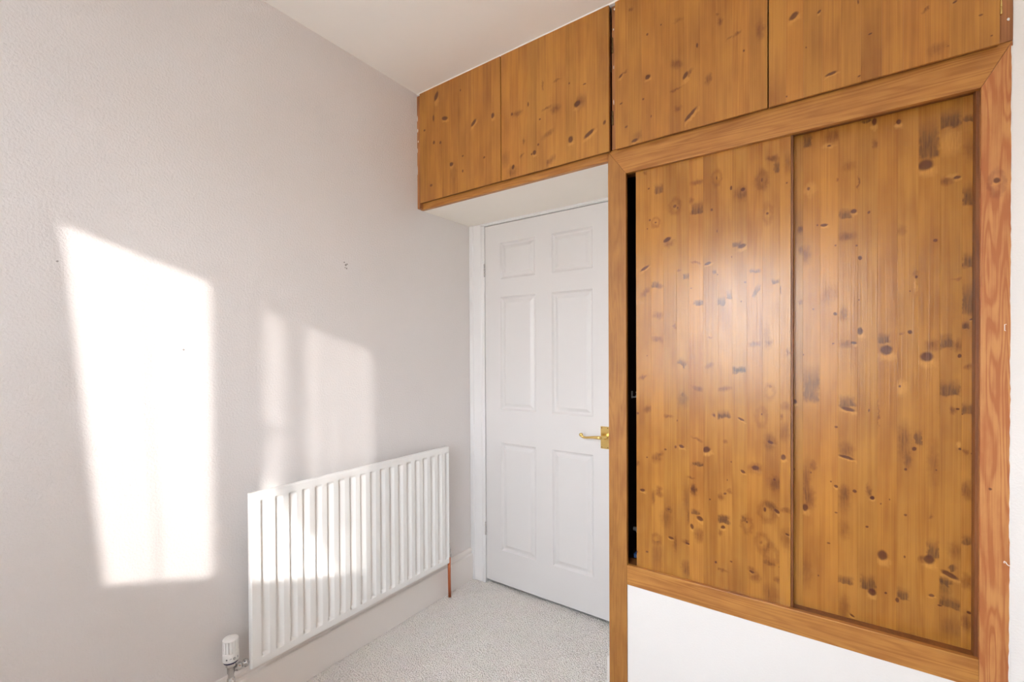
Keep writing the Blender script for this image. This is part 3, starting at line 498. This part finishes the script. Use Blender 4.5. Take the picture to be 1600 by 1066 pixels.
g2 = drape(1.335, 1.403, 1.335, 1.405, FY + 0.085, (1.27, 1.24), 2.10, 4, 0.004, 0.016, seed=6)
nc.add(g2.v, g2.f, True)
for xa, xb, wd_, sd in ((1.462, 1.470, .016, 7), (1.512, 1.548, .014, 8), (1.585, 1.590, .008, 9)):   # gathered folds
    g3 = drape(xa, xa + wd_, xb, xb + wd_, FY + 0.088, (1.15, 1.13), 2.10, 2, 0.003, 0.004, seed=sd)
    nc.add(g3.v, g3.f, True)
obj('net_curtain', nc, cloth('net_cloth', (0.85, 0.84, 0.83), 0.26, 0.6),
    label='sheer white net hanging over the right light of the window', cat='curtain')
obj('net_curtain', drape(0.83, 1.25, 0.90, 1.25, FY + 0.055, 0.80, 2.10, 6, 0.008, 0.020, seed=9), cloth('thin_net_cloth', (0.85, 0.84, 0.83), 0.72, 0.6),
    label='very thin white net in the middle of the window', cat='curtain')
cp = thing('curtain_pole', (1.0, FY + 0.075, 2.115), 'white curtain pole above the window', 'curtain pole')
obj('pole', MB().tube([(0.10, FY + .075, 2.125), (1.92, FY + .075, 2.125)], 0.012, 14), M_gloss, cp)
for x in (0.13, 1.0, 1.89): obj('bracket', MB().box(x - .008, x + .008, FY + 0.0005, FY + .0622, 2.115, 2.135), M_gloss, cp)

# small blemishes in the left wall paint
for (y, z, r) in ((1.211, 1.664, 0.006), (1.204, 1.674, 0.004), (1.218, 1.668, 0.004), (1.216, 1.650, 0.004), (1.208, 1.652, .003), (0.606, 1.296, 0.0035), (0.312, 1.535, 0.003)):
    n = 9; pts = [(y + r * random.uniform(.6, 1.1) * math.cos(2 * math.pi * k / n), z + r * random.uniform(.6, 1.1) * math.sin(2 * math.pi * k / n)) for k in range(n)]
    obj('nail_hole', MB().prism(pts, 'x', -0.002, 0.0006), M_hole, wl_)

# skirting, swept profile along y
prof = [(0.0, FZ), (0.018, FZ), (0.018, 0.126), (0.0165, 0.132), (0.0085, 0.137), (0.0085, 0.140), (0.0125, 0.148), (0.011, 0.158), (0.006, 0.165), (0.0, 0.167)]
struct('baseboard_left', MB().prism([(x + .0003, z) for x, z in prof], 'y', FY + 0.001, DY - 0.017), M_skirt, 'cream moulded skirting board under the radiator')
struct('baseboard_right', MB().prism([(1.0137 - x, z * 0.76) for x, z in prof], 'y', CY + 0.0225, DY - 0.017), M_skirt, 'short skirting beside the cupboard stile')

# door lining, architrave and leaf
arch = [(0.0008, DY), (0.0008, DY - 0.013), (0.004, DY - 0.0165), (0.027, DY - 0.0165), (0.031, DY - 0.012), (0.080, DY - 0.010), (0.0855, DY - 0.006), (0.0855, DY)]
mb = MB().prism(arch, 'z', FZ, S - 0.0005)
struct('trim_1', mb, M_gloss, 'white architrave left of the panelled door')
mb = MB()
mb.box(DX0 - 0.0225, DX0 - 0.0035, DY - 0.004, DY + T - .002, FZ, 2.013, 0.001)
mb.box(DX1 + 0.0035, DX1 + 0.0225, DY - 0.004, DY + T - .002, FZ, 2.013, 0.001)
mb.box(DX0 - 0.0034, DX1 + 0.0034, DY - 0.004, DY + T - .002, 1.9945, 2.013, 0.001)
struct('trim_2', mb, M_gloss, 'white door lining')
mb = MB().prism([(DY - .0045, 1.9975), (DY - .010, 1.9975), (DY - .0115, 2.0005), (DY - .011, 2.004), (DY - .014, 2.0072), (DY - .0045, 2.0072)], 'x', 0.0865, 1.0125)
struct('trim_3', mb, M_gloss, 'thin white head moulding over the door')

ZB, ZT = 0.010, 1.991
PC = [(0.2115, 0.4390), (0.5380, 0.7655)]
PR = [(0.193, 0.789), (0.973, 1.590), (1.689, 1.888)]
xg = [DX0, PC[0][0], PC[0][1], PC[1][0], PC[1][1], DX1]
zg = [ZB, PR[0][0], PR[0][1], PR[1][0], PR[1][1], PR[2][0], PR[2][1], ZT]
mb = MB(); bk = DY + 0.038
v = [(x, DY, z) for z in zg for x in xg]; f = []
for j in range(7):
    for i in range(5):
        if i in (1, 3) and j in (1, 3, 5): continue
        f.append((j * 6 + i, j * 6 + i + 1, (j + 1) * 6 + i + 1, (j + 1) * 6 + i))
mb.add(v, f)
c8 = [(DX0, DY, ZB), (DX1, DY, ZB), (DX1, DY, ZT), (DX0, DY, ZT), (DX0, bk, ZB), (DX1, bk, ZB), (DX1, bk, ZT), (DX0, bk, ZT)]
mb.add(c8, [(0, 4, 5, 1), (1, 5, 6, 2), (2, 6, 7, 3), (3, 7, 4, 0), (4, 7, 6, 5)])
door = struct('door_1', mb, M_door, 'white six-panel door in the alcove', origin=(DX0, DY, ZB))
for (x0, x1) in PC:
    for (z0, z1) in PR:
        loops = [(0, 0), (0.003, 0.0035), (0.009, 0.0095), (0.015, 0.0105), (0.018, 0.0095), (0.031, 0.0035), (0.034, 0.0022)]
        v, f = [], []
        for d, y in loops: v += [(x0 + d, DY + y, z0 + d), (x1 - d, DY + y, z0 + d), (x1 - d, DY + y, z1 - d), (x0 + d, DY + y, z1 - d)]
        for i in range(len(loops) - 1):
            for k in range(4): f.append((i * 4 + k, i * 4 + (k + 1) % 4, i * 4 + 4 + (k + 1) % 4, i * 4 + 4 + k))
        n = (len(loops) - 1) * 4; f.append((n, n + 1, n + 2, n + 3))
        obj('panel', MB().add(v, f), M_door, door)
for zc in (1.747, 0.294):
    mb = MB()
    for k in range(3): mb.lathe((DX0 - .0005, DY - .006, zc - .036 + k * .0245), (0, 0, 1), [(.0035, 0), (.0045, .001), (.0045, .022), (.0035, .023)], 10)
    obj('hinge', mb, M_chrome, door, label='small steel door hinge')
hd = obj('door_handle', MB().box(0.806, 0.849, DY - 0.0045, DY - 0.0003, 0.826, 0.932, 0.0022, 2), M_brass, door, label='brass lever handle on a rectangular plate')
mb = MB().lathe((0.829, DY - 0.004, 0.884), (0, -1, 0), [(.0135, 0), (.0135, .006), (.010, .010), (.009, .030), (.0095, .044), (.006, .047)], 18)
mb.tube([(0.829, DY - .045, .884), (0.815, DY - .049, .8845), (.800, DY - .050, .8845), (.785, DY - .050, .8835), (.768, DY - .050, .881), (.752, DY - .050, .879), (.740, DY - .050, .8795), (.731, DY - .050, .8835), (.7265, DY - .050, .8895)],
        [.0085, .0082, .0072, .0062, .0056, .0054, .0056, .0062, .0068], 12)
mb.lathe((.7265, DY - .058, .8905), (0, 1, 0), [(.003, 0), (.0085, .003), (.0085, .013), (.003, .016)], 12)
obj('lever', mb, M_brass, hd)
for x in (.812, .843):
    for z in (.833, .925): obj('screw', MB().lathe((x, DY - .0042, z), (0, -1, 0), [(.003, 0), (.0025, .001), (.001, .0014)], 8), M_dkbrass, hd)

# ------------------------------------------------------------------ fitted cupboard with sliding doors
STV = ((0.48, 0.208, 0.036), (0.31, 0.113, 0.021))
def stave_mat(seed, marks, origin, rnd, base=STV, rough=0.33):
    k = rnd.uniform(0.92, 1.08); h = rnd.uniform(-0.03, 0.03)
    L = tuple(c * k for c in base[0]); D_ = tuple(c * k for c in base[1])
    L = (L[0], L[1] * (1 + h), L[2] * (1 + 2 * h)); D_ = (D_[0], D_[1] * (1 + h), D_[2] * (1 + 2 * h))
    return pine('pine_stave', L, D_, seed, rnd.uniform(0.04, 0.20), rough, marks, origin, bump=0.30)
def board_door(name, parent, xseams, yf, th, z0, z1, marks, seed, label, rough=0.33):
    rnd = random.Random(seed)
    org = (xseams[0], yf, z0)
    d = obj(name, MB().box(xseams[0] + .0002, xseams[-1] - .0002, yf + 0.0062, yf + th, z0 + .0025, z1 - .0002, 0.0008), M_core, parent, origin=org, label=label)
    for i in range(len(xseams) - 1):
        a, b_ = xseams[i], xseams[i + 1]; wd = b_ - a
        mk = []
        for q in marks:
            lo, hi = max(a, q[1] - q[3]), min(b_, q[1] + q[3])
            if not (z0 - .03 < q[2] < z1 + .03): continue
            if a <= q[1] < b_ or hi - lo > 0.25 * 2 * q[3]: mk.append(q)
        mb = MB().box(a + .00003, b_ - .00003, yf, yf + 0.006, z0, z1, 0.00018)
        obj('stave', mb, stave_mat(seed * 31 + i * 1.7, mk, org, rnd, rough=rough), d, origin=org)
    return d

XO, XO2, ZO, ZT2, ZBt = 1.0857, 2.0255, 0.487, 1.9464, 0.4135
ZU = 2.0435
cup = thing('fitted_cupboard', (1.55, CY + 0.2, 0), 'large fitted pine cupboard with two sliding doors above a white wall', 'cupboard')
M_stl = pine('pine_stile', (0.42, 0.185, 0.038), (0.29, 0.108, 0.021), 8.4, 0.35, 0.5, freq=1.9)
M_str = pine('pine_stile_right', (0.60, 0.275, 0.090), (0.43, 0.140, 0.042), 11.3, 0.75, 0.42,
             [('K', 2.0535, 1.706, .006, .007, 20), ('R', 2.0535, 1.700, .015, .035, 0), ('D', 2.045, 0.93, .003, .003, 0)], (2.05, CY, 0), freq=2.5)
e = .00015
# mitred face frame; each member is a prism in the x-z plane
def member(name, poly, mat, org=None):
    bm = bmesh.new(); n = len(poly)
    a = [bm.verts.new((x, CY, z)) for x, z in poly]; b_ = [bm.verts.new((x, CY + .015, z)) for x, z in poly]
    bm.faces.new(a); bm.faces.new(b_[::-1])
    for i in range(n): bm.faces.new((a[i], b_[i], b_[(i + 1) % n], a[(i + 1) % n]))
    bmesh.ops.recalc_face_normals(bm, faces=bm.faces)
    bmesh.ops.bevel(bm, geom=[q for q in bm.edges if all(abs(p.co.y - CY) < 1e-6 for p in q.verts)], offset=.0012, segments=2, affect='EDGES', profile=.5)
    mb = MB(); mb.bm(bm)
    return obj(name, mb, mat, cup, origin=org)
member('stile', [(1.0151, -.008), (XO - e, -.008), (XO - e, ZT2), (1.0151, ZU - e)], M_stl)
member('stile', [(XO2 + e, -.008), (W - .0006, -.008), (W - .0006, ZU - e), (XO2 + e, ZT2)], M_str, (2.05, CY, 0))
member('top_rail', [(XO + e, ZT2), (XO2 - e, ZT2), (W - .0008, ZU), (1.0153, ZU)], M_rail)
member('bottom_rail', [(XO + e, ZBt), (XO2 - e, ZBt), (XO2 - e, ZO), (XO + e, ZO)], M_rail)
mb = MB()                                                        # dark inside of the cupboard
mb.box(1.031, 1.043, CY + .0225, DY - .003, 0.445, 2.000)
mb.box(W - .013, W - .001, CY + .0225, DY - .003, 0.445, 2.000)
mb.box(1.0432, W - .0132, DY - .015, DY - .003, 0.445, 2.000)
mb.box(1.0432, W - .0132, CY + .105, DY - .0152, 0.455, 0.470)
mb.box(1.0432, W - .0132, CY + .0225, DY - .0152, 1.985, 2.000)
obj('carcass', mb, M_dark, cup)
obj('door_track', MB().box(1.0435, W - .0135, CY + .0155, CY + .075, 0.4445, 0.4835), M_core, cup)
obj('door_track', MB().box(1.0435, W - .0135, CY + .0155, CY + .075, 1.955, 1.984), M_core, cup)
obj('jamb_strip', MB().box(2.0185, XO2 + .018, CY + .0155, CY + .0485, ZO - .002, ZT2 + .008, .001), M_core, cup)
# left sliding door rides in front, the right one behind it
YL, YR = CY + 0.0165, CY + 0.0500
board_door('sliding_door', cup, SEAMS_L, YL, 0.018, 0.4838, 1.9548, parse(MARKS_L), 3, 'front sliding door, left, standing slightly open', 0.25)
board_door('sliding_door', cup, SEAMS_R, YR, 0.018, 0.4838, 1.9548, parse(MARKS_R), 8, 'rear sliding door, right, with large dark knots', 0.27)

obj('edge_shade_strip', MB().box(SEAMS_L[-1] + .0001, SEAMS_L[-1] + .0060, YL + .004, YR - .002, 0.4838, 1.9548, .0006), M_core, cup, label='added dark strip for the shaded edge of the front sliding door')  # added strip: its dark colour and depth stand for shade in the door gap

# things glimpsed in the dark gap left of the sliding door
hk = thing('coat_hook', (1.0435, 1.815, 1.105), 'small pale hook seen in the dark gap beside the left sliding door', 'hook')
obj('hook_plate', MB().box(1.0432, 1.046, 1.808, 1.822, 1.095, 1.125, .001), M_plastic, hk)
obj('hook_arm', MB().tube([(1.045, 1.815, 1.100), (1.056, 1.815, 1.100), (1.064, 1.815, 1.106), (1.066, 1.815, 1.116), (1.062, 1.815, 1.122)], .0035, 8), M_plastic, hk)
kb = thing('knob', (1.0435, 1.832, 0.552), 'round white knob low in the dark gap beside the left sliding door', 'knob')
obj('knob_head', MB().lathe((1.0435, 1.832, 0.558), (1, 0, 0), [(.008, 0), (.008, .012), (.015, .016), (.018, .024), (.014, .032), (.005, .036)], 16), M_plastic, kb)
bx = thing('small_box', (1.079, 1.78, 0.4705), 'blue card box at the bottom of the cupboard gap', 'box')
obj('box_body', MB().box(1.071, 1.087, 1.76, 1.80, 0.4705, 0.482, .0015), M_blue, bx)
obj('box_lid', MB().box(1.070, 1.088, 1.759, 1.801, 0.4822, 0.487, .0015), M_blue, bx)

# ------------------------------------------------------------------ overhead cupboards
UM = parse(MARKS_U)
def seams(a, b_, n): return [a + (b_ - a) * i / n for i in range(n + 1)]
YU = CY - 0.0225
ZD0, ZD1 = 2.0345, H - 0.006
ol = thing('overhead_cupboard', (0.51, CY + .2, S), 'two-door pine overhead cupboard bridging above the white door', 'cupboard', 'overhead cupboards under the ceiling')
obj('soffit', MB().box(0.0006, 1.0140, CY + .0202, DY - .0006, S, S + 0.016), M_soffit, ol, label='cream painted underside')
obj('shelf_edge', MB().box(0.0006, 1.0149, CY, CY + .020, S, ZU - .0005, .0012), M_rail, ol)
mb = MB()
mb.box(0.0006, 0.0225, CY, CY + .020, ZU, H - .0005); 
obj('post', mb, M_post, ol)
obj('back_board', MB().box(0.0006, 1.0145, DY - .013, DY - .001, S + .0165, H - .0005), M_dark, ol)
obj('scribe', MB().box(0.0006, 0.0205, CY - .0205, CY - .0002, S + .0015, H - .012, .001), M_post, ol)
def ohdoor(par, a, b_, n, seed, lab): return board_door('cupboard_door', par, seams(a, b_, n), YU, .018, ZD0, ZD1, UM, seed, lab, 0.42)
d1 = ohdoor(ol, 0.0225, 0.5245, 10, 21, 'leftmost overhead door, beside the pale wall')
d2 = ohdoor(ol, 0.5285, 1.0295, 11, 22, 'second overhead door from the left, hinged on its right edge')
rr_ = thing('overhead_cupboard', (1.57, CY + .2, ZU), 'two-door pine overhead cupboard above the sliding doors', 'cupboard', 'overhead cupboards under the ceiling')
mb = MB().box(2.0565, W - .0006, CY - .003, CY + .020, ZU, H - .0005, .001)
obj('post', mb, M_post, rr_)
obj('post', MB().box(1.0335, 1.0545, CY - .004, CY + .020, ZU, H - .0005, .001), M_post, rr_)
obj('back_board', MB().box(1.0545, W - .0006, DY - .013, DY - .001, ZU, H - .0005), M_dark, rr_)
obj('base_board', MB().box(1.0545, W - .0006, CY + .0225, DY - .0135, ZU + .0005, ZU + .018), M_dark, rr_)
d3 = ohdoor(rr_, 1.0545, 1.5510, 10, 23, 'third overhead door from the left')
d4 = ohdoor(rr_, 1.5545, 2.0535, 11, 24, 'rightmost overhead door, above the right sliding door')
def knuckle(par, x, z0, z1, mat, y=CY - .0075):
    n = 3; h = (z1 - z0) / n; mb = MB()
    for k in range(n): mb.lathe((x, y, z0 + k * h), (0, 0, 1), [(.0022, 0), (.0030, .0006), (.0030, h - .0010), (.0022, h - .0004)], 10)
    mb.box(x - .0004, x + .0004, y, CY - .0042, z0, z1)
    obj('hinge', mb, mat, par)
knuckle(d2, 1.0375, 2.404, 2.461, M_dkbrass); knuckle(d2, 1.0375, 2.135, 2.187, M_dkbrass)
knuckle(d4, 2.0580, 2.112, 2.165, M_brass); knuckle(d4, 2.0580, 2.42, 2.475, M_brass)
# pale chips of old filler on the posts
for (x, z, w_, h_) in ((1.0405, 2.492, .006, .012), (1.041, 2.35, .003, .016), (1.041, 2.22, .003, .02), (1.046, 2.565, .010, .010), (2.072, 2.096, .006, .008), (.006, 2.40, .006, .02), (.009, 2.345, .005, .012), (.004, 2.30, .004, .03), (.005, 2.46, .005, .03), (.003, 2.20, .003, .05)):
    n = 7; pts = [(x + w_ * .5 * random.uniform(.6, 1.1) * math.cos(2 * math.pi * k / n), z + h_ * .5 * random.uniform(.6, 1.1) * math.sin(2 * math.pi * k / n)) for k in range(n)]
    obj('filler_chip', MB().prism(pts, 'y', CY - (.0215 if x < .1 else .0048), CY - .0002), M_caulk, ol if x < .1 else rr_)
# caulk lines: over the doors, and the ragged paint edge along the right stile
mb = MB().prism([(YU + .002, H - .0055), (YU + .017, H - .0055), (YU + .017, H - .0004), (YU, H - .0004)], 'x', .001, W - .001)
struct('trim_4', mb, M_ceil, 'thin pale caulk line between overhead doors and ceiling')
v, f = [], []; nz = 150
for j in range(nz + 1):
    z = FZ + .001 + (2.03 - FZ) * j / nz; w_ = .0016 + .0007 * math.sin(j * .31) * math.sin(j * .13) + random.uniform(0, .0013)
    v += [(W - .0003 - w_, CY - .0002, z), (W - .0003 - w_ * .8, CY - .0011, z), (W - .0003, CY - .0014, z)]
for j in range(nz):
    for k in range(2): f.append((j * 3 + k, j * 3 + k + 1, j * 3 + k + 4, j * 3 + k + 3))
struct('trim_5', MB().add(v, f, True), M_caulk, 'ragged white paint edge along the right stile')
obj('paint_thread', MB().tube([(2.0815 - .0008, CY - .0026, .745), (2.077, CY - .0026, .7445), (2.0735, CY - .003, .748), (2.0715, CY - .003, .7525), (2.0695, CY - .003, .754), (2.0685, CY - .0028, .751), (2.0695, CY - .0018, .749)], .0010, 6), M_caulk,
    label='tiny curled white thread stuck to the right cupboard stile', cat='thread')
obj('paint_fleck', MB().tube([(2.0715, CY - .0008, 1.345), (2.0685, CY - .0008, 1.345), (2.0685, CY - .0008, 1.330), (2.0705, CY - .0008, 1.329)], .0008, 6), M_caulk,
    label='small white paint fleck halfway up the right cupboard stile', cat='paint fleck')

# ------------------------------------------------------------------ radiator
RX, RY0, RY1, RZ0, RZ1 = 0.075, 0.7735, 1.7685, 0.186, 0.7975
rad = thing('radiator', (0.05, (RY0 + RY1) / 2, RZ0), 'white fluted panel radiator on the pale left wall', 'radiator')
NF = 19; G0 = 0.8065; PITCHF = 0.05165
ys = [(RY0, 1), (RY0 + .003, 1)]
gp = [(0, 0), (.0010, .06), (.0060, .94), (.0072, 1), (.0110, 1), (.0130, .95), (.0290, .06), (.0305, 0)]   # groove section: y, depth
for k in range(NF):
    a = G0 + k * PITCHF
    for d, q in gp: ys.append((a + d, -q))
ys += [(RY1 - .003, 1), (RY1, 1)]
ys = [y for y in ys]
edge = {0: .006, 1: .0, len(ys) - 2: .0, len(ys) - 1: .006}
zrows = [(RZ0, .006, 0), (RZ0 + .003, .001, 0), (RZ0 + .008, 0, 0), (RZ0 + .028, 0, 0), (RZ0 + .031, 0, .25), (RZ0 + .037, 0, .85), (RZ0 + .041, 0, 1)]
zrows += [(RZ0 + .041 + (RZ1 - RZ0 - .082) * k / 6, 0, 1) for k in range(1, 6)]
zrows += [(RZ1 - .041, 0, 1), (RZ1 - .037, 0, .85), (RZ1 - .031, 0, .25), (RZ1 - .028, 0, 0), (RZ1 - .008, 0, 0), (RZ1 - .003, .001, 0), (RZ1, .006, 0)]
GD = 0.0125
v, f = [], []; ny, nzr = len(ys), len(zrows)
for z, ez, gk in zrows:
    for k, (y, q) in enumerate(ys):
        x = RX - max(edge.get(k, 0), ez) - (GD * -q * gk if q < 0 else 0)
        v.append((x, y, z))
for j in range(nzr - 1):
    for k in range(ny - 1): f.append((j * ny + k, j * ny + k + 1, (j + 1) * ny + k + 1, (j + 1) * ny + k))
b0 = len(v); bx_ = RX - 0.020
v += [(bx_, y, zrows[0][0]) for y, _ in ys] + [(bx_, y, zrows[-1][0]) for y, _ in ys]
for k in range(ny - 1):
    f.append((b0 + k, b0 + k + 1, k + 1, k)); t0 = (nzr - 1) * ny
    f.append((t0 + k, t0 + k + 1, b0 + ny + k + 1, b0 + ny + k)); f.append((b0 + ny + k, b0 + ny + k + 1, b0 + k + 1, b0 + k))
v2 = []
for side in (0, ny - 1):
    ring = [j * ny + side for j in range(nzr)]
    f.append(tuple(ring + [b0 + ny + side, b0 + side]) if side == 0 else tuple(ring[::-1] + [b0 + side, b0 + ny + side]))
mb = MB().add(v, f, True)
pn = obj('panel', mb, M_rad, rad)
mod = pn.modifiers.new('split', 'EDGE_SPLIT'); mod.split_angle = math.radians(24)
mb = MB()
for k in range(46):
    y = RY0 + .04 + k * (RY1 - RY0 - .08) / 45
    mb.box(.026, bx_ - .0004, y - .0005, y + .0005, RZ0 + .05, RZ1 - .05)
fins = obj('convector_fins', mb, M_rad, rad, kind='stuff')
for y in (RY0 + .14, RY1 - .14):
    obj('wall_bracket', MB().box(.0006, .0255, y - .015, y + .015, RZ0 + .08, RZ1 - .08, .001), M_rad, rad)
# thermostatic valve at the left end
VX, VY = 0.050, 0.7165
tv = obj('thermostatic_valve', MB().lathe((VX, VY, 0.166), (0, 0, 1), [(.009, 0), (.012, .001), (.012, .014), (.0095, .016), (.0095, .034), (.0115, .036), (.0115, .056), (.014, .058), (.0155, .060), (.0155, .070), (.012, .072)], 20)
    .lathe((VX, VY, 0.209), (0, 1, 0), [(.0085, 0), (.0085, .016), (.012, .0165), (.0125, .018), (.0125, .030), (.011, .032), (.0085, .033), (.0085, .043), (.0135, .044), (.0135, .050), (.009, .056)], 18), M_chrome, rad, label='chrome thermostatic valve with white head')
obj('valve_ring', MB().lathe((VX, VY, 0.2385), (0, 0, 1), [(.018, 0), (.0215, .0006), (.0225, .0055), (.020, .006)], 28), M_navy, tv)
mb = MB()
mb.lathe((VX, VY, 0.2448), (0, 0, 1), [(.0228, 0), (.0246, .0012), (.0248, .028), (.0240, .030), (.0190, .0305), (.0190, .0685), (.0238, .069), (.0234, .0725), (.0210, .0755), (.010, .0768)], 36)
NR = 15
for k in range(NR):
    mbv = []
    for r in (.0185, .0240):
        for q in (-1, 1):
            t = 2 * math.pi * (k + q * .375) / NR
            for z in (.2746, .3142): mbv.append((VX + r * math.cos(t), VY + r * math.sin(t), z))
    mb.add(mbv, [(0, 1, 3, 2), (4, 6, 7, 5), (0, 4, 5, 1), (2, 3, 7, 6), (0, 2, 6, 4), (1, 5, 7, 3)])
obj('valve_head', mb, M_plastic, tv)
# printed setting marks round the head: snowflake, arc, circle, numeral
def on_head(u, w, a0):
    t = a0 + u / .0240; return (VX + .0250 * math.cos(t), VY + .0250 * math.sin(t), .2585 + w)
A0 = math.atan2(-VY, CX - VX)
def stroke(mb, pts, a0, r=.00055): mb.tube([on_head(u, w, a0) for u, w in pts], r, 5)
mb = MB()
for k in range(3):
    a = k * math.pi / 3; stroke(mb, [(-.0028 * math.cos(a), -.0028 * math.sin(a)), (.0028 * math.cos(a), .0028 * math.sin(a))], A0 - .50)
stroke(mb, [(-.0028, -.001), (-.0015, .0022), (.0012, .0022), (.0028, .0005)], A0)
stroke(mb, [(.0032 * math.cos(t * .698), .0032 * math.sin(t * .698)) for t in range(10)], A0 + .42)
stroke(mb, [(0, -.003), (0, .003)], A0 + .95, .0007)
obj('setting_marks', mb, M_mark, tv)
obj('valve_pipe', MB().tube([(VX, VY, .1665), (VX, VY, -.0085)], .0075, 14), M_copper, rad, label='copper pipe below the thermostatic valve')
# pipe and lockshield at the right end
PX, PY = 0.048, 1.7925
obj('copper_pipe', MB().tube([(PX, PY, .214), (PX, PY, .10), (PX, PY + .003, -.0085)], .0078, 16), M_copper, rad, label='red-brown copper pipe at the right end')
mb = MB().lathe((PX, PY, .205), (0, 0, 1), [(.0078, 0), (.011, .001), (.011, .012), (.0085, .013), (.0085, .040), (.006, .044), (.0045, .072), (.003, .074)], 16)
mb.lathe((PX, PY, .232), (0, -1, 0), [(.007, 0), (.007, .014), (.0105, .0145), (.0105, .0225)], 14)
obj('lockshield_valve', mb, M_chrome, rad, label='small grey lockshield valve')

# ------------------------------------------------------------------ carpet pile: thousands of short tufts, one object
rng = np.random.default_rng(4)
sp = 0.0054
gx, gy = np.meshgrid(np.arange(0.021, RW - .005, sp), np.arange(FY + .01, 2.06, sp))
gx, gy = gx.ravel(), gy.ravel()
ok = (gy < CY - .004) | ((gx < 0.990) & (gy < DY - .018)) | ((gx > DX0 + .002) & (gx < DX1 - .002) & (gy < 2.06))
gx, gy = gx[ok], gy[ok]
keep = ((gx - VX) ** 2 + (gy - VY) ** 2 > .013 ** 2) & ((gx - PX) ** 2 + (gy - PY - .003) ** 2 > .013 ** 2)
gx, gy = gx[keep], gy[keep]; n = len(gx)
gx = gx + rng.uniform(-.0026, .0026, n); gy = gy + rng.uniform(-.0026, .0026, n)
def lump(x, y, s): return np.sin(x * 31 * s + 1.3 * np.sin(y * 23 * s)) * np.sin(y * 27 * s + 1.7 * np.sin(x * 19 * s))
hh = 0.0060 + rng.uniform(-.0008, .0008, n) + .0006 * lump(gx, gy, 1) + .0003 * lump(gx, gy, 2.7)
rad_ = 0.0052 + rng.uniform(-.0006, .0008, n)
an = rng.uniform(0, 2 * np.pi, n)
V = np.zeros((n, 6, 3))
for k in range(3):
    t = an + k * 2.0944
    V[:, k] = np.stack([gx + np.cos(t) * rad_, gy + np.sin(t) * rad_, np.full(n, FZ + .0002)], 1)
lx, ly = rng.uniform(-.003, .003, n), rng.uniform(-.003, .003, n)
for k in range(3):
    t = an + k * 2.0944 + .5
    V[:, 3 + k] = np.stack([gx + lx + np.cos(t) * rad_ * 1.0, gy + ly + np.sin(t) * rad_ * 1.0, FZ + hh], 1)
base = (np.arange(n) * 6)[:, None]
tri = np.array([[0, 1, 4], [0, 4, 3], [1, 2, 5], [1, 5, 4], [2, 0, 3], [2, 3, 5], [3, 4, 5]])
F = (base[:, :, None] + tri[None]).reshape(-1, 3)
me = bpy.data.meshes.new('carpet_pile')
me.vertices.add(n * 6); me.vertices.foreach_set('co', V.reshape(-1))
me.loops.add(F.size); me.loops.foreach_set('vertex_index', F.reshape(-1).astype(np.int32))
me.polygons.add(len(F)); me.polygons.foreach_set('loop_start', np.arange(0, F.size, 3, dtype=np.int32))
me.update(calc_edges=True); me.validate()
M_carp, ns, ls, b = new_mat('carpet_wool')
tcn = nd(ns, 'ShaderNodeTexCoord'); nz_ = nd(ns, 'ShaderNodeTexNoise', i_Scale=160.0, i_Detail=3.0); nz2 = nd(ns, 'ShaderNodeTexNoise', i_Scale=9.0, i_Detail=3.0)
ls.new(tcn.outputs['Object'], nz_.inputs['Vector']); ls.new(tcn.outputs['Object'], nz2.inputs['Vector'])
m1 = nd(ns, 'ShaderNodeMix', data_type='RGBA'); m1.inputs['A'].default_value = (0.90, 0.85, 0.795, 1); m1.inputs['B'].default_value = (0.96, 0.91, 0.855, 1)
m2 = nd(ns, 'ShaderNodeMix', data_type='RGBA', blend_type='MULTIPLY'); m2.inputs['Factor'].default_value = 0.25
ls.new(nz_.outputs['Fac'], m1.inputs['Factor']); ls.new(m1.outputs['Result'], m2.inputs['A']); ls.new(nz2.outputs['Color'], m2.inputs['B'])
m3 = nd(ns, 'ShaderNodeMix', data_type='RGBA'); m3.inputs['Factor'].default_value = 0.8
ls.new(m2.outputs['Result'], m3.inputs['A']); ls.new(m1.outputs['Result'], m3.inputs['B'])
ls.new(m3.outputs['Result'], b.inputs['Base Color']); b.inputs['Roughness'].default_value = 0.95; b.inputs['Specular IOR Level'].default_value = 0.1
me.materials.append(M_carp)
co = bpy.data.objects.new('carpet_pile', me); COL.objects.link(co)
tag(co, 'pale beige cut-pile carpet covering the floor', 'carpet', kind='stuff')
